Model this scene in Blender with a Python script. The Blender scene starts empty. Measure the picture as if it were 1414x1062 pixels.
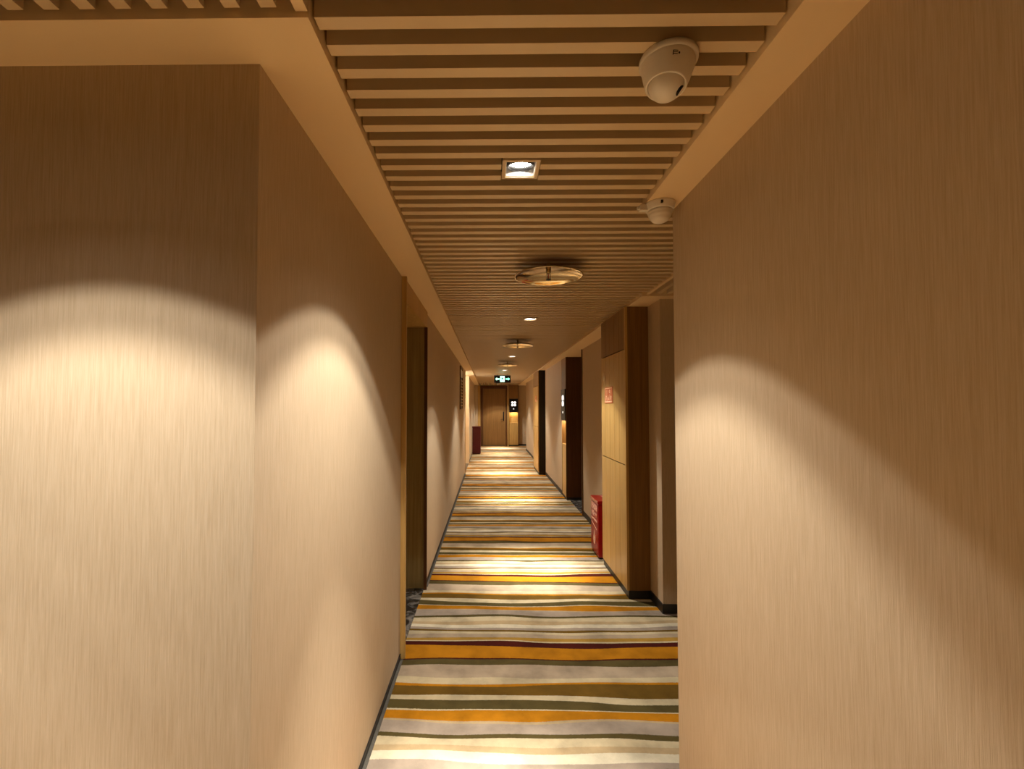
import bpy, bmesh, math, random
from mathutils import Vector, Matrix

random.seed(7)
C = bpy.context.scene.collection
SC = bpy.context.scene

# ------------------------------------------------------------------ camera, world, exposure
F_PX, HC = 640.0, 1.58                       # focal length in pixels of the 1414 wide frame, eye height
PITCH, YAW = 0.0293, 0.012                   # looking slightly up, slightly left
cd = bpy.data.cameras.new('camera')
cd.sensor_width = 36.0
cd.lens = F_PX / 1414 * 36
cd.shift_x = (707 - (675 - F_PX * YAW)) / 1414
cd.shift_y = ((561 - F_PX * PITCH) - 531) / 1414
cd.clip_start = 0.02
cam = bpy.data.objects.new('camera', cd)
C.objects.link(cam)
cam.location = (0, 0, HC)
cam.rotation_euler = (math.pi / 2 + PITCH, 0, YAW)
SC.camera = cam

w = bpy.data.worlds.new('world')
SC.world = w
w.use_nodes = True
w.node_tree.nodes['Background'].inputs[0].default_value = (0.02, 0.015, 0.01, 1)
w.node_tree.nodes['Background'].inputs[1].default_value = 0.3

SC.view_settings.view_transform = 'Standard'
SC.view_settings.look = 'None'
SC.view_settings.gamma = 1.0
SC.view_settings.use_curve_mapping = False
SC.view_settings.exposure = 0.12

LAMP_W = 960.0                                # radiant power of one spot lamp
LAMP_COL = (1.0, 0.98, 0.955)

# ------------------------------------------------------------------ materials
def new_mat(name):
    m = bpy.data.materials.new(name)
    m.use_nodes = True
    nt = m.node_tree
    return m, nt, nt.nodes['Principled BSDF']

def node(nt, typ, **kw):
    n = nt.nodes.new(typ)
    for k, v in kw.items():
        setattr(n, k, v)
    return n

def plain(name, col, rough=0.6, metal=0.0, noise=0.0, nscale=40, emit=None, estr=0.0, spec=None):
    m, nt, b = new_mat(name)
    b.inputs['Base Color'].default_value = (*col, 1)
    b.inputs['Roughness'].default_value = rough
    b.inputs['Metallic'].default_value = metal
    if spec is not None:
        b.inputs['Specular IOR Level'].default_value = spec
    if emit:
        b.inputs['Emission Color'].default_value = (*emit, 1)
        b.inputs['Emission Strength'].default_value = estr
    if noise:
        tc = node(nt, 'ShaderNodeTexCoord'); n = node(nt, 'ShaderNodeTexNoise')
        n.inputs['Scale'].default_value = nscale; n.inputs['Detail'].default_value = 4
        nt.links.new(tc.outputs['Object'], n.inputs['Vector'])
        mx = node(nt, 'ShaderNodeMix', data_type='RGBA')
        mx.inputs[6].default_value = (*[c * (1 - noise) for c in col], 1)
        mx.inputs[7].default_value = (*[min(1, c * (1 + noise)) for c in col], 1)
        nt.links.new(n.outputs['Fac'], mx.inputs[0])
        nt.links.new(mx.outputs[2], b.inputs['Base Color'])
    return m

def streaked(name, dark, light, scale, rough, bump, nscale=1.0, plank=None, spec=0.3, contrast=(0.3, 0.7), patch=0.12):
    """vertical fibres: wallpaper weave or wood grain"""
    m, nt, b = new_mat(name)
    tc = node(nt, 'ShaderNodeTexCoord'); mp = node(nt, 'ShaderNodeMapping')
    mp.inputs['Scale'].default_value = scale
    n = node(nt, 'ShaderNodeTexNoise')
    n.inputs['Scale'].default_value = nscale; n.inputs['Detail'].default_value = 5; n.inputs['Roughness'].default_value = 0.65
    nt.links.new(tc.outputs['Object'], mp.inputs['Vector']); nt.links.new(mp.outputs['Vector'], n.inputs['Vector'])
    r = node(nt, 'ShaderNodeValToRGB')
    r.color_ramp.elements[0].position = contrast[0]; r.color_ramp.elements[0].color = (*dark, 1)
    r.color_ramp.elements[1].position = contrast[1]; r.color_ramp.elements[1].color = (*light, 1)
    nt.links.new(n.outputs['Fac'], r.inputs['Fac'])
    n2 = node(nt, 'ShaderNodeTexNoise'); n2.inputs['Scale'].default_value = 1.7; n2.inputs['Detail'].default_value = 3
    nt.links.new(tc.outputs['Object'], n2.inputs['Vector'])
    mr = node(nt, 'ShaderNodeMapRange'); mr.inputs[3].default_value = 1 - patch; mr.inputs[4].default_value = 1 + patch
    nt.links.new(n2.outputs['Fac'], mr.inputs[0])
    mx = node(nt, 'ShaderNodeMix', data_type='RGBA', blend_type='MULTIPLY'); mx.inputs[0].default_value = 1
    nt.links.new(r.outputs['Color'], mx.inputs[6]); nt.links.new(mr.outputs[0], mx.inputs[7])
    nt.links.new(mx.outputs[2], b.inputs['Base Color'])
    bp = node(nt, 'ShaderNodeBump'); bp.inputs['Strength'].default_value = bump; bp.inputs['Distance'].default_value = 0.002
    nt.links.new(n.outputs['Fac'], bp.inputs['Height']); nt.links.new(bp.outputs['Normal'], b.inputs['Normal'])
    b.inputs['Roughness'].default_value = rough; b.inputs['Specular IOR Level'].default_value = spec
    return m

M = {}
M['wallpaper'] = streaked('wallpaper', (0.475, 0.342, 0.198), (0.595, 0.450, 0.285), (330, 330, 9), 0.7, 0.4, contrast=(0.3, 0.7), patch=0.04)
M['paint'] = plain('ceiling_paint', (0.84, 0.61, 0.33), 0.65, noise=0.02, nscale=3)
M['slat'] = streaked('slat_paint', (0.66, 0.48, 0.26), (0.71, 0.52, 0.29), (3, 3, 3), 0.33, 0.0, patch=0.04, spec=0.5)
M['void'] = plain('plenum', (0.045, 0.032, 0.02), 0.9, noise=0.2)
M['groove'] = plain('groove', (0.16, 0.075, 0.018), 0.6, noise=0.1)
M['oak'] = streaked('oak_veneer', (0.42, 0.235, 0.06), (0.61, 0.38, 0.12), (55, 55, 1.6), 0.4, 0.1, spec=0.4)
M['walnut_and_shade'] = streaked('walnut_and_shade_veneer', (0.080, 0.030, 0.008), (0.135, 0.055, 0.016), (60, 60, 1.6), 0.45, 0.1, spec=0.3)  # dark frames and trims, also shade put into jamb and panel sides
M['side_deep_shade'] = streaked('side_veneer_deep_shade', (0.016, 0.010, 0.006), (0.032, 0.020, 0.012), (60, 60, 1.6), 0.5, 0.1, spec=0.2)  # far cabinet side, deep shade put into a near-black wood colour
M['side_shade'] = streaked('side_veneer_shaded', (0.17, 0.08, 0.016), (0.27, 0.135, 0.03), (60, 60, 1.6), 0.45, 0.1, spec=0.3)  # darker copy of the oak, shade of the cabinet side in its colour
M['door_oak'] = streaked('door_veneer', (0.20, 0.095, 0.024), (0.31, 0.155, 0.042), (55, 55, 1.4), 0.42, 0.1, spec=0.4)
M['jamb_shade'] = streaked('jamb_veneer_shaded', (0.27, 0.19, 0.06), (0.40, 0.30, 0.11), (60, 60, 1.8), 0.45, 0.1, spec=0.35)  # far jamb of the left doorway, its shade put into the wood colour
M['base'] = plain('skirting_black', (0.012, 0.010, 0.008), 0.45, noise=0.2)
M['dark_edge'] = plain('dark_carpet_edge', (0.10, 0.085, 0.06), 0.9, noise=0.4, nscale=90)  # thin dark strip over the edge of the carpet
M['white'] = plain('warm_white_plastic', (0.80, 0.70, 0.55), 0.4, noise=0.02)
M['white2'] = plain('white_enamel', (0.85, 0.82, 0.78), 0.35, noise=0.02)
M['black'] = plain('black_plastic', (0.010, 0.010, 0.011), 0.35, noise=0.1, spec=0.2)
M['dark_metal'] = plain('dark_metal', (0.05, 0.05, 0.05), 0.35, 0.8, noise=0.1)
M['chrome'] = plain('polished_steel', (0.62, 0.49, 0.29), 0.11, 1.0, noise=0.03, nscale=12)
M['brass'] = plain('brass', (0.55, 0.38, 0.15), 0.3, 1.0, noise=0.1)
M['lens'] = plain('lamp_lens', (1, 1, 1), 0.4, emit=(1, 0.93, 0.82), estr=22, noise=0.01)
M['red'] = plain('red_enamel', (0.30, 0.005, 0.004), 0.28, noise=0.06, nscale=10)
M['red_dark'] = plain('dark_red_enamel', (0.10, 0.002, 0.007), 0.35, noise=0.06, nscale=10)
M['red_print'] = plain('pale_print', (0.85, 0.50, 0.34), 0.6, noise=0.05)
M['sign_red'] = plain('sign_red', (0.62, 0.13, 0.03), 0.5, noise=0.05)
M['sign_cream'] = plain('sign_cream', (0.95, 0.62, 0.36), 0.5, noise=0.03)
M['glow'] = plain('backlit_white', (1, 1, 1), 0.5, emit=(1, 0.95, 0.9), estr=1.3, noise=0.01)
M['niche_light'] = plain('warm_light_strip', (1, 1, 1), 0.5, emit=(1, 0.80, 0.5), estr=55.0, noise=0.01)
M['globe'] = plain('lit_globe', (1, 1, 1), 0.5, emit=LAMP_COL, estr=170.0, noise=0.01)
M['green'] = plain('backlit_green', (0.2, 0.9, 0.6), 0.5, emit=(0.22, 0.95, 0.60), estr=2.2, noise=0.01)
M['green_pale'] = plain('backlit_pale_green', (0.5, 1, 0.8), 0.5, emit=(0.42, 1.0, 0.74), estr=2.4, noise=0.01)
M['louver'] = plain('louver_dark', (0.10, 0.06, 0.03), 0.5, noise=0.1)

def marble():
    m, nt, b = new_mat('dark_marble')
    tc = node(nt, 'ShaderNodeTexCoord'); n = node(nt, 'ShaderNodeTexNoise')
    n.inputs['Scale'].default_value = 9; n.inputs['Detail'].default_value = 9; n.inputs['Distortion'].default_value = 1.4
    nt.links.new(tc.outputs['Object'], n.inputs['Vector'])
    r = node(nt, 'ShaderNodeValToRGB')
    r.color_ramp.elements[0].position = 0.44; r.color_ramp.elements[0].color = (0.018, 0.015, 0.012, 1)
    r.color_ramp.elements[1].position = 0.66; r.color_ramp.elements[1].color = (0.22, 0.19, 0.15, 1)
    nt.links.new(n.outputs['Fac'], r.inputs['Fac']); nt.links.new(r.outputs['Color'], b.inputs['Base Color'])
    b.inputs['Roughness'].default_value = 0.25
    return m
M['marble'] = marble()

def carpet():
    m, nt, b = new_mat('striped_carpet')
    P = 1.265
    mar, ora, oli = (0.065, 0.009, 0.004), (0.46, 0.175, 0.006), (0.095, 0.068, 0.020)
    bei, cre, bro = (0.43, 0.32, 0.20), (0.57, 0.45, 0.255), (0.15, 0.078, 0.010)
    gre, tan, whi, gol = (0.37, 0.285, 0.20), (0.48, 0.34, 0.17), (0.68, 0.58, 0.385), (0.40, 0.22, 0.035)
    st = [(0, mar), (.053, ora), (.190, mar), (.203, oli), (.27, bei), (.395, cre), (.452, ora), (.475, bro), (.57, cre),
          (.62, oli), (.687, cre), (.697, ora), (.766, tan), (.785, gre), (.868, oli), (.898, cre), (.945, tan), (.985, whi),
          (1.04, gre), (1.085, bro), (1.116, cre), (1.150, bei), (1.205, gol), (1.25, cre)]
    tc = node(nt, 'ShaderNodeTexCoord'); sp = node(nt, 'ShaderNodeSeparateXYZ')
    nt.links.new(tc.outputs['Object'], sp.inputs[0])
    mp = node(nt, 'ShaderNodeMapping'); mp.inputs['Scale'].default_value = (1.1, 4.6, 1)
    nt.links.new(tc.outputs['Object'], mp.inputs['Vector'])
    n = node(nt, 'ShaderNodeTexNoise'); n.inputs['Scale'].default_value = 1.0; n.inputs['Detail'].default_value = 1.2
    nt.links.new(mp.outputs[0], n.inputs['Vector'])
    fine = node(nt, 'ShaderNodeTexNoise'); fine.inputs['Scale'].default_value = 220; fine.inputs['Detail'].default_value = 2
    nt.links.new(tc.outputs['Object'], fine.inputs['Vector'])
    def math_(op, a, bb):
        k = node(nt, 'ShaderNodeMath', operation=op)
        for i, v in enumerate((a, bb)):
            if isinstance(v, (int, float)): k.inputs[i].default_value = v
            else: nt.links.new(v, k.inputs[i])
        return k.outputs[0]
    wob = math_('MULTIPLY', math_('SUBTRACT', n.outputs['Fac'], 0.5), 0.13)
    fw = math_('MULTIPLY', math_('SUBTRACT', fine.outputs['Fac'], 0.5), 0.012)
    t = math_('SUBTRACT', 3.15 + P * 8, math_('ADD', sp.outputs['Y'], math_('ADD', wob, fw)))
    t = math_('FRACT', math_('DIVIDE', t, P), 0)
    r = node(nt, 'ShaderNodeValToRGB'); cr = r.color_ramp; cr.interpolation = 'CONSTANT'
    cr.elements[0].position = 0; cr.elements[0].color = (*st[0][1], 1)
    cr.elements[1].position = st[1][0] / P; cr.elements[1].color = (*st[1][1], 1)
    for p, c in st[2:]:
        e = cr.elements.new(p / P); e.color = (*c, 1)
    nt.links.new(t, r.inputs['Fac'])
    blot = node(nt, 'ShaderNodeTexNoise'); blot.inputs['Scale'].default_value = 4.5; blot.inputs['Detail'].default_value = 6; blot.inputs['Roughness'].default_value = 0.6
    nt.links.new(tc.outputs['Object'], blot.inputs['Vector'])
    mr = node(nt, 'ShaderNodeMapRange'); mr.inputs[1].default_value = 0.3; mr.inputs[2].default_value = 0.62
    mr.inputs[3].default_value = 0.64; mr.inputs[4].default_value = 1.08
    nt.links.new(blot.outputs['Fac'], mr.inputs[0])
    mx = node(nt, 'ShaderNodeMix', data_type='RGBA', blend_type='MULTIPLY'); mx.inputs[0].default_value = 1
    nt.links.new(r.outputs['Color'], mx.inputs[6]); nt.links.new(mr.outputs[0], mx.inputs[7])
    nt.links.new(mx.outputs[2], b.inputs['Base Color'])
    bp = node(nt, 'ShaderNodeBump'); bp.inputs['Strength'].default_value = 0.35; bp.inputs['Distance'].default_value = 0.004
    nt.links.new(fine.outputs['Fac'], bp.inputs['Height']); nt.links.new(bp.outputs['Normal'], b.inputs['Normal'])
    b.inputs['Roughness'].default_value = 0.95; b.inputs['Specular IOR Level'].default_value = 0.1
    return m
M['carpet'] = carpet()

# ------------------------------------------------------------------ mesh helpers
class MB:
    def __init__(s): s.bm = bmesh.new()
    def box(s, x0, x1, y0, y1, z0, z1, bevel=0.0):
        g = bmesh.ops.create_cube(s.bm, size=1.0)
        vs = g['verts']
        for v in vs:
            v.co = Vector(((x0 + x1) / 2 + v.co.x * (x1 - x0), (y0 + y1) / 2 + v.co.y * (y1 - y0), (z0 + z1) / 2 + v.co.z * (z1 - z0)))
        if bevel:
            es = list({e for v in vs for e in v.link_edges})
            bmesh.ops.bevel(s.bm, geom=es, offset=bevel, segments=2, affect='EDGES', profile=0.5)
        return s
    def lathe(s, prof, c=(0, 0, 0), seg=32, mat=None):
        """profile [(r, z)] revolved around z at c"""
        rings = []
        for r, z in prof:
            if r < 1e-6:
                rings.append([s.bm.verts.new((0, 0, z))])
            else:
                rings.append([s.bm.verts.new((r * math.cos(2 * math.pi * k / seg), r * math.sin(2 * math.pi * k / seg), z)) for k in range(seg)])
        vs = [v for q in rings for v in q]
        for a, b in zip(rings, rings[1:]):
            for k in range(seg):
                k2 = (k + 1) % seg
                if len(a) == 1 and len(b) == 1: continue
                if len(a) == 1: f = s.bm.faces.new((a[0], b[k], b[k2]))
                elif len(b) == 1: f = s.bm.faces.new((a[k], b[0], a[k2]))
                else: f = s.bm.faces.new((a[k], b[k], b[k2], a[k2]))
                f.smooth = True
        m = Matrix.Translation(Vector(c)) @ (mat or Matrix())
        for v in vs: v.co = m @ v.co
        return s
    def poly(s, pts, thick, axis_m=None):
        """extruded outline (u, v) in the local x-z plane, front at y = 0, back at y = thick"""
        a = [s.bm.verts.new((u, 0, v)) for u, v in pts]; b = [s.bm.verts.new((u, thick, v)) for u, v in pts]
        s.bm.faces.new(a); s.bm.faces.new(b[::-1])
        for i in range(len(a)):
            j = (i + 1) % len(a); s.bm.faces.new((a[j], a[i], b[i], b[j]))
        if axis_m:
            for v in a + b: v.co = axis_m @ v.co
        return s
    def build(s, name, mat, parent=None, world=True):
        bmesh.ops.recalc_face_normals(s.bm, faces=s.bm.faces)
        if parent is not None and world:
            off = origin(parent)
            for v in s.bm.verts: v.co -= off
        me = bpy.data.meshes.new(name)
        s.bm.to_mesh(me); s.bm.free()
        me.materials.append(M[mat])
        return link(name, me, parent)

def link(name, me, parent=None, loc=None):
    o = bpy.data.objects.new(name, me)
    C.objects.link(o)
    if parent is not None: o.parent = parent
    if loc: o.location = loc
    return o

def origin(o):
    v = Vector((0, 0, 0))
    while o is not None:
        v += o.location; o = o.parent
    return v

def box(name, mat, b, parent=None, bevel=0.0):
    return MB().box(*b, bevel=bevel).build(name, mat, parent)

def tag(o, label, cat, group=None, kind=None):
    o['label'] = label; o['category'] = cat
    if group: o['group'] = group
    if kind: o['kind'] = kind
    return o

def thing(name, label, cat, loc=(0, 0, 0), group=None, kind=None):
    o = bpy.data.objects.new(name, None); C.objects.link(o); o.location = loc
    o.empty_display_size = 0.1
    return tag(o, label, cat, group, kind)

def struct(name, mat, boxes, label, cat):
    m = MB()
    for b in boxes: m.box(*b)
    return tag(m.build(name, mat), label, cat, kind='structure')

def copy_tree(o, parent=None):
    c = o.copy(); C.objects.link(c); c.parent = parent
    for ch in list(o.children): copy_tree(ch, c)
    return c

def text(name, body, size, mat, parent, m, depth=0.0012, sx=1.0):
    cu = bpy.data.curves.new('txt', 'FONT')
    cu.body = body; cu.size = size; cu.extrude = depth; cu.align_x = 'CENTER'; cu.align_y = 'CENTER'
    cu.resolution_u = 2
    t = bpy.data.objects.new('txt', cu); C.objects.link(t)
    me = bpy.data.meshes.new_from_object(t.evaluated_get(bpy.context.evaluated_depsgraph_get()))
    bpy.data.objects.remove(t); bpy.data.curves.remove(cu)
    me.name = name
    me.transform(m @ Matrix.Diagonal((sx, 1, 1, 1)))
    me.materials.clear(); me.materials.append(M[mat])
    return link(name, me, parent)

# text plane helpers: glyph plane (x right, y up) turned to face -x or -y
FACE_NX = Matrix(((0, 0, -1, 0), (-1, 0, 0, 0), (0, 1, 0, 0), (0, 0, 0, 1)))
FACE_NY = Matrix(((1, 0, 0, 0), (0, 0, -1, 0), (0, 1, 0, 0), (0, 0, 0, 1)))

# ------------------------------------------------------------------ the setting
SOF, SLB, TOP = 2.413, 2.430, 2.62           # flat border, underside of slats, plenum
WL, WR = -0.557, 0.783                       # corridor walls at the camera
IL, IR, IRF = -0.387, 0.647, 1.160           # inner edges of the flat ceiling border
END = 18.6

struct('floor', 'carpet', [(-6.4, 3.4, -6.4, END + 0.3, -0.08, 0)], 'wavy striped carpet in cream, orange, olive and maroon', 'carpet')

struct('wall_left', 'wallpaper', [
    (-6.4, WL, 1.098, 1.40, 0, TOP), (-1.0, WL, 1.40, 2.94, 0, TOP), (-1.3, -0.96, 2.94, 4.09, 0, TOP),
    (-1.0, WL, 4.09, 10.8, 0, TOP), (-1.9, -1.75, 10.8, 12.8, 0, TOP), (-1.75, WL, 12.8, END, 0, TOP), (-1.75, -1.0, 10.6, 10.8, 0, TOP)],
    'long wall in cream woven wallpaper with a corner turning away', 'wall')
struct('wall_lobby', 'wallpaper', [(-6.4, -6.2, -6.4, 1.098, 0, TOP), (-6.2, 0.783, -6.4, -6.2, 0, TOP)],
       'cream wallpaper walls of the lobby behind the viewer', 'wall')
struct('wall_right_corner', 'wallpaper', [(WR, 3.2, -6.4, 1.96, 0, TOP)], 'cream wallpapered wall ending at the side passage, unbroken by doors', 'wall')
for nm, b_, lb in (('wall_right', (1.33, 3.2, 3.60, 3.87, 0, TOP), 'papered pier between side passage and plank cabinet'),
                   ('wall_right', (1.37, 3.2, 3.87, 6.78, 0, TOP), 'cream wallpapered wall behind the red extinguisher box'),
                   ('wall_right', (2.1, 3.2, 6.78, 7.84, 0, TOP), 'wall at the back of the recessed room doorway'),
                   ('wall_right', (1.78, 3.2, 7.84, 8.30, 0, TOP), 'wall behind the lit room number panel'),
                   ('wall_right', (1.31, 3.2, 8.30, 10.76, 0, TOP), 'cream wallpapered wall between number panel and far cabinet'),
                   ('wall_right', (1.34, 3.2, 10.76, 16.7, 0, TOP), 'cream wallpapered wall past the far hydrant cabinet'),
                   ('wall_right', (2.0, 3.2, 16.7, END, 0, TOP), 'set-back wallpapered wall beside the end door')):
    struct(nm, 'wallpaper', [b_], lb, 'wall')
struct('wall_side_passage', 'wallpaper', [(3.2, 3.4, 1.96, 3.6, 0, TOP)], 'wall closing the side passage', 'wall')
struct('wall_end', 'wallpaper', [(-1.9, 3.2, END, END + 0.2, 0, TOP), (WL, -0.44, 18.2, END, 0, TOP)], 'end wall of the corridor with narrow wallpapered pier', 'wall')

# flat painted border of the ceiling
struct('trim_1', 'paint', [(-6.2, IL, 0.965, 1.098, SOF, TOP), (WL, IL, 1.098, END, SOF, TOP), (-1.75, WL, 10.8, 12.8, SOF, TOP)],
       'flat painted ceiling border along the left wall', 'ceiling border')
struct('trim_2', 'paint', [(IR, WR, -6.2, 1.96, SOF, TOP)], 'flat painted ceiling border beside the dome camera', 'ceiling border')
struct('trim_3', 'paint', [(IRF, 3.2, 3.50, 3.60, SOF, TOP), (IRF, 1.33, 3.60, 3.87, SOF, TOP), (IRF, 1.37, 3.87, 6.78, SOF, TOP), (IRF, 2.1, 6.78, 7.84, SOF, TOP),
                           (IRF, 1.78, 7.84, 8.30, SOF, TOP), (IRF, 1.31, 8.30, 10.76, SOF, TOP), (IRF, 1.34, 10.76, 16.7, SOF, TOP),
                           (IRF, 2.0, 16.7, END, SOF, TOP), (IL, IRF, 18.45, END, SOF, TOP)],
       'flat painted ceiling border over the hydrant cabinets', 'ceiling border')
struct('trim_4', 'paint', [(-0.414, IL - 0.001, -4.2, 0.964, SLB - 0.004, SLB + 0.06)], 'narrow edge strip where the two slat directions meet', 'ceiling trim')
struct('trim_5', 'paint', [(1.192, 1.216, 1.965, 3.499, SLB - 0.004, SLB + 0.06)], 'narrow edge strip of the slats over the side passage', 'ceiling trim')
struct('trim_6', 'paint', [(IL, IRF, 16.80, 16.83, SLB - 0.004, SLB + 0.06)], 'narrow edge strip of the slats before the end door', 'ceiling trim')

# skirting
BH = 0.045
def skirt(name, runs, label, h, t=0.006, mat='base'):
    struct(name, mat, [(x0, x1, y0, y1, 0, h) for x0, x1, y0, y1 in runs], label, 'skirting')
skirt('baseboard_left', [(-6.2, WL - 0.0, 1.092, 1.098), (WL, WL + 0.006, 1.092, 2.935), (WL, WL + 0.006, 4.10, 10.8), (WL, WL + 0.006, 12.8, 18.2)], 'low black skirting along the left wall', 0.035)
skirt('baseboard_right', [(1.322, 1.33, 3.592, 3.862), (1.33, 3.2, 3.592, 3.60), (1.362, 1.37, 4.70, 6.76), (1.302, 1.31, 8.31, 10.75), (1.332, 1.34, 11.91, 16.7), (1.34, 2.0, 16.7, 16.708)],
      'black skirting around the right wall', 0.07)
skirt('baseboard_corner', [(WR - 0.006, WR, -6.2, 1.966), (WR, 3.2, 1.96, 1.966)], 'black skirting of the near right wall', 0.05)
skirt('baseboard_end', [(-0.557, -0.44, 18.194, 18.2), (1.185, 2.0, END - 0.008, END)], 'black skirting at the end wall', 0.07)
struct('trim_7', 'dark_edge', [(WL + 0.006, WL + 0.022, 1.092, 2.93, 0, 0.004), (WL + 0.006, WL + 0.022, 4.10, 10.8, 0, 0.004)], 'dark strip over the carpet edge along the left wall', 'carpet edge')

# ------------------------------------------------------------------ lamps: positions (x, y), sideways tilt in degrees
LAMPS = [(0.114, 1.640, 4), (0.405, 4.50, 0), (0.40, 7.90, 0), (0.375, 10.95, 0), (0.375, 13.2, 0), (0.375, 15.4, 0), (0.375, 17.55, 0)]
FR = 0.066                                   # half width of a lamp frame

# ------------------------------------------------------------------ slatted ceiling
ceil = struct('ceiling', 'void', [(-6.4, 3.4, -6.4, END + 0.3, TOP, TOP + 0.08)], 'ceiling of narrow painted slats below a dark void', 'ceiling')
SW, SH, PITCH_S = 0.034, 0.055, 0.078
slat_cache = {}
def slat(segs, axis, at):
    """segs: list of (a0, a1) extents along the slat; at: position of the far edge across it"""
    key = (axis, tuple((round(a, 4), round(b, 4)) for a, b in segs))
    me = slat_cache.get(key)
    if me is None:
        m = MB()
        for a, b in segs:
            if axis == 'x': m.box(a, b, -SW, 0, SLB, SLB + SH)
            else: m.box(-SW, 0, a, b, SLB, SLB + SH)
        o = m.build('slat', 'slat', ceil)
        slat_cache[key] = o.data
    else:
        o = link('slat', me, ceil)
    o.location = (0, at, 0) if axis == 'x' else (at, 0, 0)
    return o

y = 1.0182 - PITCH_S * 20
while y < 16.79:
    x1 = IR - 0.005 if y < 2.0 else (1.188 if y < 3.505 else IRF - 0.005)
    segs = [(IL + 0.005, x1)]
    for lx, ly, _ in LAMPS:
        if y > ly - FR - 0.002 and y - SW < ly + FR + 0.002:
            segs = [(IL + 0.005, lx - FR - 0.003), (lx + FR + 0.003, x1)]
    slat(segs, 'x', y)
    y += PITCH_S
LOBBY_LAMP = (-0.93, 0.465)
x = -0.452
while x > -3.1:
    segs = [(-4.2, 0.958)]
    if any(x > q - FR - 0.002 and x - SW < q + FR + 0.002 for q in (LOBBY_LAMP[0], -2.2)):
        segs = [(-4.2, LOBBY_LAMP[1] - FR - 0.003), (LOBBY_LAMP[1] + FR + 0.003, 0.958)]
    slat(segs, 'y', x)
    x -= PITCH_S
x = 1.216 + 0.05 + SW
while x < 2.3:
    slat([(1.97, 3.494)], 'y', x); x += PITCH_S
x = IL + 0.05 + SW
while x < IRF - 0.01:
    segs = [(16.84, 18.44)]
    lx, ly = LAMPS[-1][0], LAMPS[-1][1]
    if x > lx - FR - 0.002 and x - SW < lx + FR + 0.002:
        segs = [(16.84, ly - FR - 0.003), (ly + FR + 0.003, 18.44)]
    slat(segs, 'y', x); x += PITCH_S

# ------------------------------------------------------------------ downlights
def lamp_light():
    ld = bpy.data.lights.new('spot', 'SPOT')
    ld.energy = LAMP_W; ld.color = LAMP_COL; ld.shadow_soft_size = 0.022
    ld.spot_size = math.radians(120); ld.spot_blend = 0.05
    ld.use_nodes = True
    nt = ld.node_tree
    em = nt.nodes['Emission']
    tc = nt.nodes.new('ShaderNodeTexCoord'); sp = nt.nodes.new('ShaderNodeSeparateXYZ')
    nt.links.new(tc.outputs['Normal'], sp.inputs[0])
    ab = nt.nodes.new('ShaderNodeMath'); ab.operation = 'ABSOLUTE'; nt.links.new(sp.outputs['Z'], ab.inputs[0])
    ac = nt.nodes.new('ShaderNodeMath'); ac.operation = 'ARCCOSINE'; nt.links.new(ab.outputs[0], ac.inputs[0])
    dv = nt.nodes.new('ShaderNodeMath'); dv.operation = 'DIVIDE'; nt.links.new(ac.outputs[0], dv.inputs[0]); dv.inputs[1].default_value = math.radians(60)
    rp = nt.nodes.new('ShaderNodeValToRGB'); cr = rp.color_ramp
    # luminous intensity by angle from the axis: hot core, broad field, sharp edge of the reflector, faint spill of the housing
    pts = [(0, 1.0), (8, 0.92), (14, 0.42), (21, 0.16), (34, 0.128), (40.0, 0.120), (41.5, 0.095), (44.2, 0.037), (47.6, 0.030), (48.7, 0.002), (56, 0.0)]
    cr.interpolation = 'LINEAR'
    cr.elements[0].position = 0; cr.elements[0].color = (1, 1, 1, 1)
    cr.elements[1].position = 1; cr.elements[1].color = (0, 0, 0, 1)
    for a, v in pts[1:]:
        e = cr.elements.new(a / 60); e.color = (v, v, v, 1)
    nt.links.new(dv.outputs[0], rp.inputs['Fac']); nt.links.new(rp.outputs['Color'], em.inputs['Strength'])
    return ld
SPOT = lamp_light()

def downlight(label, loc, tilt=0):
    """origin at the centre of the visible frame, at slat level"""
    t = thing('downlight', label, 'downlight', (loc[0], loc[1], SLB), 'square recessed downlights in the slatted ceiling')
    f = MB(); a, b = FR, FR - 0.012
    for bx in ((-a, a, -a, -b), (-a, a, b, a), (-a, -b, -b, b), (b, a, -b, b)): f.box(*bx, -0.003, 0.008)
    f.build('frame', 'slat', t, world=False)
    h = MB(); c = b - 0.003
    for bx in ((-b, b, -b, -c), (-b, b, c, b), (-b, -c, -c, c), (c, b, -c, c)): h.box(*bx, 0.002, 0.085)
    h.build('housing', 'white2', t, world=False)
    MB().box(-b, b, -b, b, 0.085, 0.09).build('back_plate', 'black', t, world=False)
    rot = Matrix.Rotation(math.radians(8), 4, 'X')
    MB().lathe([(0.050, 0.02), (0.050, -0.012), (0.046, -0.016), (0.041, -0.010), (0.040, 0.0)], (0, 0.004, 0.026), 28, rot).build('lamp_ring', 'dark_metal', t, world=False)
    MB().lathe([(0.0, -0.008), (0.024, -0.007), (0.040, -0.002), (0.040, 0.004), (0.0, 0.004)], (0, 0.004, 0.026), 24, rot).build('lens', 'lens', t, world=False)
    s = link('lamp', SPOT, t, (0, 0, -0.004)); s.rotation_euler = (0, math.radians(tilt), 0)
    return t
names = ['lit square downlight between the dome camera and the large steel sprinkler plate',
         'square downlight above the first hydrant cabinet, past the first sprinkler plate',
         'small square downlight between the second and third sprinkler plates',
         'small square downlight just before the green exit sign',
         'small square downlight just past the green exit sign',
         'small square downlight above the dark red box',
         'small square downlight nearest the end door']
for (lx, ly, tl), nm in zip(LAMPS, names): downlight(nm, (lx, ly), tl)
downlight('square downlight in the lobby slats before the papered corner wall', LOBBY_LAMP)
downlight('unseen square downlight added in the lobby slats to brighten the wall and border', (-2.2, LOBBY_LAMP[1]))  # out of view, added to brighten the corner wall and ceiling border

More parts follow.
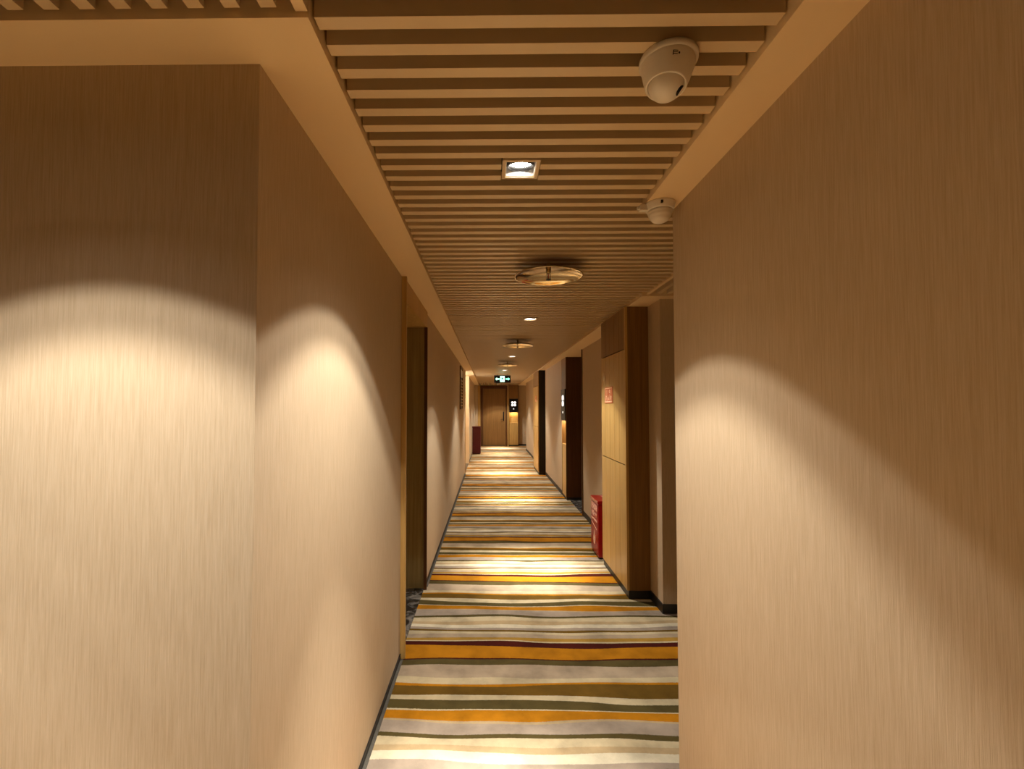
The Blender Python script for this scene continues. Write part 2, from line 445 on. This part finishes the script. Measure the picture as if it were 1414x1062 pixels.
# ------------------------------------------------------------------ sprinklers with round heat collector plates
def sprinkler(label, x, y):
    z = SLB - 0.074
    t = thing('sprinkler', label, 'sprinkler', (x, y, z), 'sprinklers with round steel plates')
    MB().lathe([(0.0, 0.034), (0.05, 0.033), (0.10, 0.028), (0.15, 0.019), (0.185, 0.008), (0.198, 0.0), (0.203, -0.001), (0.205, 0.003),
                (0.198, 0.007), (0.186, 0.013), (0.15, 0.024), (0.10, 0.033), (0.05, 0.037), (0.0, 0.038)], seg=64).build('collector_plate', 'chrome', t, world=False)
    MB().lathe([(0.0, 0.17), (0.011, 0.17), (0.011, 0.038), (0.0, 0.038)], seg=12).build('drop_pipe', 'brass', t, world=False)
    MB().lathe([(0.0, 0.034), (0.014, 0.034), (0.015, 0.022), (0.009, 0.019), (0.0, 0.019)], seg=12).build('socket', 'brass', t, world=False)
    m = MB()
    for s in (-1, 1): m.box(s * 0.009 - 0.002, s * 0.009 + 0.002, -0.003, 0.003, -0.014, 0.02)
    m.box(-0.011, 0.011, -0.003, 0.003, -0.017, -0.013)
    m.build('yoke_arms', 'dark_metal', t, world=False)
    MB().lathe([(0.0, 0.019), (0.0028, 0.018), (0.0028, -0.012), (0.0, -0.013)], seg=8).build('glass_bulb', 'red', t, world=False)
    MB().lathe([(0.0, -0.017), (0.015, -0.017), (0.016, -0.02), (0.0, -0.02)], seg=16).build('deflector', 'dark_metal', t, world=False)
    return t
sprinkler('polished steel sprinkler plate nearest the square lit downlight', 0.358, 2.76)
sprinkler('polished sprinkler plate between the second and third downlights', 0.372, 5.95)
sprinkler('small sprinkler plate seen just above the exit sign', 0.355, 8.85)

# ------------------------------------------------------------------ dome camera and smoke detector
t = thing('security_camera', 'white turret security camera fixed under the ceiling slats', 'camera', (0.438, 1.112, SLB))
R = Matrix.Rotation(math.radians(7), 4, 'Y') @ Matrix.Rotation(math.radians(-6), 4, 'X')
MB().lathe([(0.0, 0.0), (0.066, 0.0), (0.068, -0.004), (0.068, -0.014), (0.064, -0.019), (0.0, -0.019)], seg=48).build('base_ring', 'white', t, world=False)
cone = MB().lathe([(0.0, -0.017), (0.0615, -0.017), (0.0635, -0.022), (0.060, -0.034), (0.054, -0.058), (0.048, -0.078), (0.046, -0.081), (0.043, -0.080), (0.042, -0.074), (0.0, -0.07)],
                  seg=48, mat=R).build('shell', 'white', t, world=False)
MB().lathe([(0.0, -0.062)] + [(0.041 * math.cos(a), -0.074 - 0.036 * math.sin(a)) for a in [k * math.pi / 20 for k in range(0, 11)]][:-1] + [(0.0, -0.110)],
           seg=36, mat=R).build('eyeball', 'white', t, world=False)
lens_m = Matrix.Translation((0.0, 0, 0)) @ R
g = MB()
g.lathe([(0.0, 0.004), (0.012, 0.004), (0.012, -0.002), (0.0, -0.002)], seg=20, mat=R @ Matrix.Translation((0.030, -0.010, -0.094)) @ Matrix.Rotation(math.radians(-62), 4, 'Y'))
g.build('lens', 'black', t, world=False)
# printed service marks on the shell: a crossed bin symbol beside two lines, on the face towards the lobby
pm = MB()
def shell_quad(u0, u1, v0, v1, r_off=0.0006):
    for (a0, a1) in [(u0 + (u1 - u0) * i / 4, u0 + (u1 - u0) * (i + 1) / 4) for i in range(4)]:
        q = []
        for a, zz in ((a0, v0), (a1, v0), (a1, v1), (a0, v1)):
            rr = 0.060 - (-0.034 - zz) * 0.25 + r_off
            ang = math.radians(-90 + a)
            q.append(pm.bm.verts.new(R @ Vector((rr * math.cos(ang), rr * math.sin(ang), zz))))
        pm.bm.faces.new(q)
for v in (0, 1, 2): shell_quad(-9, 2, -0.0365 - v * 0.0034, -0.0380 - v * 0.0034)
shell_quad(-9, -7, -0.0365, -0.047); shell_quad(3.5, 7, -0.039, -0.0435)
pm.build('printed_marks', 'black', t, world=False)

t = thing('smoke_detector', 'white round smoke detector under the border at the wall end', 'smoke detector', (0.705, 1.895, SOF))
MB().lathe([(0.0, 0.0), (0.060, 0.0), (0.060, -0.006), (0.055, -0.026), (0.053, -0.030), (0.0, -0.030)], seg=40).build('base', 'white', t, world=False)
MB().lathe([(0.0, -0.028), (0.049, -0.030), (0.048, -0.040), (0.045, -0.043), (0.046, -0.046), (0.042, -0.056), (0.038, -0.059), (0.038, -0.062), (0.030, -0.071), (0.018, -0.077), (0.0, -0.079)],
           seg=40).build('sensor_dome', 'white', t, world=False)
MB().box(-0.017, -0.009, -0.062, -0.054, -0.02, -0.009).build('indicator', 'black', t, world=False)
m = MB(); m.box(-0.085, -0.052, -0.012, 0.012, -0.030, -0.004, 0.003); m.box(-0.094, -0.083, -0.006, 0.006, -0.024, -0.012, 0.002)
m.build('cable_bracket', 'white', t, world=False)

t = thing('dome_camera', 'tiny white dome camera above the end door', 'camera', (0.32, 16.6, SLB))
MB().lathe([(0, 0), (0.07, 0), (0.07, -0.03), (0, -0.03)], seg=24).build('base', 'black', t, world=False)
MB().lathe([(0, -0.03), (0.055, -0.03), (0.045, -0.07), (0.025, -0.09), (0, -0.095)], seg=24).build('dome', 'white2', t, world=False)

# ------------------------------------------------------------------ doorway in the left wall
d = thing('door_1', 'oak framed recessed doorway with marble threshold in the left wall', 'door', (-0.75, 3.5, 0), kind='structure')
box('jamb', 'oak', (-0.95, -0.526, 2.942, 2.965, 0, SOF), d)
box('jamb', 'jamb_shade', (-0.95, -0.546, 4.045, 4.085, 0, 2.27), d)
box('edge_trim', 'walnut_and_shade', (-0.562, -0.536, 4.030, 4.045, 0, 2.27), d)  # darker veneer holds the shade of this jamb edge
box('header', 'oak', (-0.95, -0.543, 2.967, 4.085, 2.27, SOF), d)
leaf = box('door_leaf', 'door_oak', (-0.95, -0.91, 2.967, 4.043, 0.01, 2.268), d)
hm = MB(); hm.box(-0.91, -0.902, 3.92, 3.97, 0.95, 1.15, 0.003); hm.box(-0.902, -0.865, 3.938, 3.952, 1.05, 1.064); hm.box(-0.872, -0.858, 3.83, 3.952, 1.05, 1.064, 0.003)
hm.build('door_handle', 'dark_metal', leaf)
box('threshold', 'marble', (-0.908, -0.560, 2.968, 4.043, 0.0, 0.008), d)

# lift-lobby style opening further along the left wall
d = thing('door_2', 'bright tall opening in the left wall before the dark red box', 'doorway', (-0.7, 11.8, 0), kind='structure')
box('jamb', 'oak', (-1.0, -0.545, 10.802, 10.83, 0, SOF), d)
box('jamb', 'paint', (-1.6, -0.546, 12.76, 12.798, 0.01, SOF), d)
box('threshold', 'marble', (-1.7, -0.557, 10.84, 12.75, 0.0, 0.006), d)
t = thing('added_globe_lamp', 'unseen white globe lamp added to light the opening of the left wall', 'lamp', (-1.2, 11.75, SOF))  # out of view, added to brighten the far jamb and ceiling border here
MB().lathe([(0, 0), (0.05, 0), (0.05, -0.02), (0.006, -0.024), (0.006, -0.23), (0, -0.23)], seg=20).build('canopy', 'brass', t, world=False)
MB().lathe([(0, -0.23)] + [(0.09 * math.sin(k * math.pi / 12), -0.32 + 0.09 * math.cos(k * math.pi / 12)) for k in range(1, 12)] + [(0, -0.41)], seg=24).build('globe', 'globe', t, world=False)

# louvred grille on the left wall
t = thing('louvre_grille', 'dark louvred grille high on the left wall before the opening', 'grille', (WL, 9.35, 1.55))
fr = MB()
y0, y1, z0, z1 = 8.85, 9.55, 1.52, 2.36
for bx in ((y0, y0 + 0.03, z0, z1), (y1 - 0.03, y1, z0, z1), (y0 + 0.03, y1 - 0.03, z0, z0 + 0.03), (y0 + 0.03, y1 - 0.03, z1 - 0.03, z1)):
    fr.box(WL, WL + 0.022, bx[0], bx[1], bx[2], bx[3])
fr.build('frame', 'walnut_and_shade', t)
box('back_panel', 'base', (WL, WL + 0.004, y0 + 0.03, y1 - 0.03, z0 + 0.03, z1 - 0.03), t)
box('light_panel', 'white', (WL + 0.004, WL + 0.016, y0 + 0.05, y1 - 0.05, 2.16, 2.30), t)
zz = z0 + 0.06
while zz < 2.13:
    box('louvre', 'oak', (WL + 0.004, WL + 0.020, y0 + 0.04, y1 - 0.04, zz, zz + 0.026), t); zz += 0.062

# ------------------------------------------------------------------ hydrant cabinets (face towards -x)
def hydrant(label, x, xb, y0, y1, side):
    t = thing('hydrant_cabinet', label, 'cabinet', ((x + xb) / 2, (y0 + y1) / 2, 0), 'wooden hydrant cabinets on the right wall')
    box('plinth', 'base', (x + 0.012, xb - 0.022, y0 - 0.004, y1, 0, 0.065), t)
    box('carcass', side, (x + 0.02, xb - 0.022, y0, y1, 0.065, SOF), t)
    fr = box('edge_post', 'oak', (x, x + 0.02, y0, y0 + 0.03, 0.065, SOF), t)
    sections = [('lower_panel', 0.067, 1.085, 'oak'), ('door', 1.092, 2.055, 'oak'), ('upper_panel', 2.063, SOF, 'door_oak')]  # shade below the ceiling is put into the upper panel's darker veneer
    n = 5; ya, yb = y0 + 0.032, y1
    for nm, z0, z1, mt in sections:
        p = box(nm, 'groove', (x + 0.008, x + 0.02, ya, yb, z0, z1), t)
        for k in range(n):
            a = ya + (yb - ya) * k / n; b = ya + (yb - ya) * (k + 1) / n
            box('plank', mt, (x, x + 0.008, a + 0.0025, b - 0.0025, z0 + 0.001, z1 - 0.001), p)
    return t

def hydrant_sign(label, x, yc, zc):
    w_, h_ = 0.30, 0.185
    w_ = 0.28
    t = thing('hydrant_sign', label, 'sign', (x, yc, zc), 'small red hydrant signs')
    box('plate', 'sign_red', (x - 0.005, x, yc - w_ / 2, yc + w_ / 2, zc - 0.075, zc + 0.075), t)
    xx = -0.006
    fr = MB(); hh = 0.068; ww = w_ / 2 - 0.010
    for bx in ((-ww, ww, hh - 0.007, hh), (-ww, ww, -hh, -hh + 0.009), (-ww, -ww + 0.006, -hh, hh), (ww - 0.006, ww, -hh, hh)):
        fr.box(-0.0062, -0.005, bx[0], bx[1], bx[2], bx[3])
    fr.build('border', 'sign_cream', t, world=False)
    for ch, dy in (('1', 0.075), ('1', 0.015), ('9', -0.055)):
        text('digit', ch, 0.085, 'sign_cream', t, Matrix.Translation((xx, dy, 0.018)) @ FACE_NX, sx=1.45)
    text('lettering', '消火栓', 0.058, 'sign_cream', t, Matrix.Translation((xx, 0, -0.034)) @ FACE_NX, sx=1.35)
    return t
hydrant('oak plank hydrant cabinet reaching the ceiling beside the side passage', 1.137, 1.37, 3.87, 4.69, 'side_shade')
hydrant_sign('red 119 sign on the hydrant cabinet beside the side passage', 1.137, 4.40, 1.685)
hydrant('narrow dark-sided hydrant cabinet far down the right wall', 1.14, 1.34, 10.76, 11.90, 'side_deep_shade')
hydrant_sign('tiny red sign on the far dark-sided hydrant cabinet', 1.14, 11.2, 1.76)

# ------------------------------------------------------------------ room number panels: local frame, face towards -y
def room_panel(label, loc, rotz, w, depth):
    t = thing('room_panel', label, 'panel', loc, 'room number panels with lit niches')
    t.rotation_euler = (0, 0, rotz)
    def part(nm, mt, b, p=t, bevel=0): return MB().box(*b, bevel=bevel).build(nm, mt, p, world=False)
    h = w / 2
    part('plinth', 'base', (-h, h, 0.008, depth, 0, 0.05))
    part('side_board', 'door_oak', (-h, -h + 0.02, -0.004, depth, 0.05, SOF))
    part('side_board', 'walnut_and_shade', (h - 0.02, h, -0.004, depth, 0.05, SOF))  # this side board carries its shade as a darker wood
    part('lower_panel', 'oak', (-h + 0.022, h - 0.022, 0, depth, 0.05, 0.90))
    part('shelf', 'oak', (-h + 0.02, h - 0.02, -0.004, depth, 0.902, 0.925))
    part('niche_back', 'oak', (-h + 0.02, h - 0.02, depth - 0.03, depth, 0.925, 1.35))
    part('upper_panel', 'door_oak', (-h + 0.022, h - 0.022, 0, depth, 1.35, SOF))
    part('light_strip', 'niche_light', (-h + 0.05, h - 0.05, 0.03, 0.075, 1.342, 1.3495))
    s = part('number_plate', 'black', (-h + 0.022, h - 0.022, -0.02, -0.0005, 1.335, 1.875), bevel=0.004)
    cl = MB()
    for sx in (-1, 1):
        for sz in (-1, 1):
            cl.lathe([(0, -0.0015), (0.047, -0.0015), (0.047, 0.0015), (0, 0.0015)], (sx * 0.05, -0.0212, 1.675 + sz * 0.05), 24, Matrix.Rotation(math.pi / 2, 4, 'X'))
    cl.build('clover_emblem', 'glow', s, world=False)
    MB().lathe([(0, -0.0015), (0.02, -0.0015), (0.02, 0.0015), (0, 0.0015)], (0, -0.0212, 1.475), 20, Matrix.Rotation(math.pi / 2, 4, 'X')).build('bell_button', 'glow', s, world=False)
    return t
room_panel('lit room number panel with black plate beside the recessed doorway on the right', (1.305, 8.07, 0), -math.pi / 2, 0.455, 0.46)
room_panel('lit room number panel with white clover beside the end door', (0.985, 18.42, 0), 0, 0.385, 0.175)

# right doorway recess
d = thing('door_3', 'recessed room doorway in the right wall with marble threshold', 'door', (1.7, 7.3, 0), kind='structure')
box('edge_trim', 'walnut_and_shade', (1.355, 1.80, 6.782, 6.80, 0, SOF), d)
leaf = box('door_leaf', 'door_oak', (2.05, 2.098, 6.80, 7.838, 0.01, 2.25), d)
box('header', 'walnut_and_shade', (2.05, 2.098, 6.80, 7.838, 2.252, SOF), d)
box('door_handle', 'dark_metal', (2.01, 2.05, 7.66, 7.70, 1.0, 1.2), leaf, 0.006)
box('threshold', 'marble', (1.36, 2.048, 6.802, 7.838, 0, 0.008), d)

# end door
d = thing('door_4', 'dark oak room door closing the end of the corridor', 'door', (0.25, 18.5, 0), kind='structure')
yb = END
box('casing', 'oak', (-0.438, -0.335, 18.40, yb, 0, 2.40), d)
box('frame', 'walnut_and_shade', (-0.333, -0.235, 18.42, yb, 0, 2.40), d)
box('frame', 'walnut_and_shade', (0.675, 0.735, 18.42, yb, 0, 2.40), d)
box('casing', 'oak', (0.737, 0.785, 18.40, yb, 0, 2.40), d)
box('frame', 'walnut_and_shade', (-0.233, 0.673, 18.42, yb, 2.28, 2.40), d)
leaf = box('door_leaf', 'door_oak', (-0.231, 0.671, 18.50, 18.55, 0.012, 2.278), d)
for k in range(6):
    a = -0.231 + 0.902 * k / 6
    box('plank', 'door_oak', (a + 0.002, a + 0.902 / 6 - 0.002, 18.492, 18.50, 0.014, 2.276), leaf)
hm = MB(); hm.box(0.56, 0.61, 18.476, 18.492, 1.0, 1.36, 0.005); hm.box(0.578, 0.592, 18.44, 18.476, 1.05, 1.065); hm.box(0.47, 0.592, 18.43, 18.444, 1.05, 1.068, 0.004)
hm.build('door_handle', 'black', leaf)
box('threshold', 'base', (-0.231, 0.671, 18.44, 18.55, 0, 0.011), d)

# ------------------------------------------------------------------ exit sign
t = thing('exit_sign', 'green lit exit sign with running figure hanging from the ceiling', 'sign', (0.36, 12.3, SLB))
sx0 = 0.22
MB().box(-sx0, sx0, -0.012, 0.012, -0.225, -0.03, bevel=0.004).build('case', 'black', t, world=False)
for s in (-1, 1): MB().box(s * 0.13 - 0.004, s * 0.13 + 0.004, -0.004, 0.004, -0.03, 0.0).build('hanger', 'dark_metal', t, world=False)
zc = -0.128
T = Matrix.Translation((0, -0.0135, zc))
def arrow(s, cx):
    pts = [(-0.062, 0), (-0.018, 0.042), (-0.018, 0.016), (0.05, 0.016), (0.05, -0.016), (-0.018, -0.016), (-0.018, -0.042)]
    return [(cx + s * u, v) for u, v in pts]
MB().poly(arrow(1, -0.125), 0.0015, T).build('arrow', 'green_pale', t, world=False)
MB().poly(arrow(-1, 0.135), 0.0015, T).build('arrow', 'green', t, world=False)
MB().box(-0.058, 0.058, -0.0135, -0.012, zc - 0.075, zc + 0.078).build('doorway_symbol', 'green_pale', t, world=False)
m = MB(); T2 = Matrix.Translation((0, -0.0145, zc))
m.poly([(-0.012 + 0.013 * math.cos(a), 0.055 + 0.013 * math.sin(a)) for a in [k * math.pi / 5 for k in range(10)]], 0.0009, T2)
m.poly([(-0.022, 0.036), (0.012, 0.038), (0.020, 0.0), (-0.004, -0.008)], 0.0009, T2)
m.poly([(-0.022, 0.036), (-0.045, 0.012), (-0.036, 0.004), (-0.012, 0.026)], 0.0009, T2)
m.poly([(0.010, 0.034), (0.032, 0.012), (0.048, 0.018), (0.046, 0.008), (0.030, 0.0), (0.012, 0.018)], 0.0009, T2)
m.poly([(-0.004, -0.006), (-0.034, -0.022), (-0.030, -0.058), (-0.020, -0.058), (-0.020, -0.028), (0.010, -0.010)], 0.0009, T2)
m.poly([(0.006, -0.002), (0.022, -0.030), (0.046, -0.052), (0.038, -0.060), (0.010, -0.036), (0.0, -0.010)], 0.0009, T2)
m.build('running_figure', 'black', t, world=False)

# ------------------------------------------------------------------ red extinguisher boxes
def red_box(label, x0, x1, y0, y1, h, face, mat):
    t = thing('extinguisher_box', label, 'extinguisher box', ((x0 + x1) / 2, (y0 + y1) / 2, 0), 'red fire extinguisher boxes on the carpet')
    box('body', mat, (x0 + 0.006, x1, y0 + 0.004, y1 - 0.004, 0.02, h - 0.035), t, 0.003)
    box('foot', 'base', (x0 + 0.02, x1 - 0.02, y0 + 0.02, y1 - 0.02, 0, 0.02), t)
    box('lid', mat, (x0 - 0.004, x1, y0, y1, h - 0.035, h), t, 0.004)
    fx = (x0, x0 + 0.006) if face < 0 else (x1, x1 + 0.006)
    dr = box('door_panel', mat, (fx[0], fx[1], y0 + 0.015, y1 - 0.015, 0.05, h - 0.05), t, 0.002)
    return t, dr
t, dr = red_box('red extinguisher box with pale writing beside the plank cabinet', 1.125, 1.36, 4.83, 5.17, 0.60, -1, 'red')
P = lambda y_, z_: Matrix.Translation(Vector((1.125 - 0.001, y_, z_)) - origin(dr)) @ FACE_NX
text('lettering', '灭火器箱', 0.066, 'red_print', dr, P(5.0, 0.505))
text('lettering', '火警', 0.062, 'red_print', dr, P(5.055, 0.43))
for ch, dy in (('1', -0.03), ('1', -0.055), ('9', -0.09)): text('digit', ch, 0.062, 'red_print', dr, P(5.0 + dy, 0.43))
text('lettering', 'FIRE EXTINGUISHER', 0.030, 'red_print', dr, P(5.0, 0.375))
m = MB(); Pm = Matrix.Translation((1.125, 5.0, 0.2)) @ Matrix.Rotation(-math.pi / 2, 4, 'Z')
m.poly([(-0.12, 0.135), (-0.12, 0.125), (0.12, 0.085), (0.12, 0.095)], 0.0012, Matrix.Translation((-0.0013, 0, 0)) @ Pm)
m.poly([(-0.03, -0.08), (0.03, -0.08), (0.05, -0.03), (0.045, 0.02), (0.02, -0.005), (0.012, 0.07), (-0.02, 0.02), (-0.035, -0.01), (-0.05, -0.04)], 0.0012, Matrix.Translation((-0.0013, 0, 0)) @ Pm)
m.build('flame_print', 'red_print', dr)
m = MB(); Pm2 = Matrix.Translation((1.30, 5.0, 0.601)); 
o = text('lettering', '灭火器箱', 0.058, 'red_print', t, Matrix.Translation(Vector((1.24, 5.0, 0.6005)) - origin(t)) @ Matrix.Rotation(-math.pi / 2, 4, 'Z'))
red_box('dark red extinguisher box by the left wall before the end door', -0.545, -0.275, 15.3, 15.62, 0.91, 1, 'red_dark')
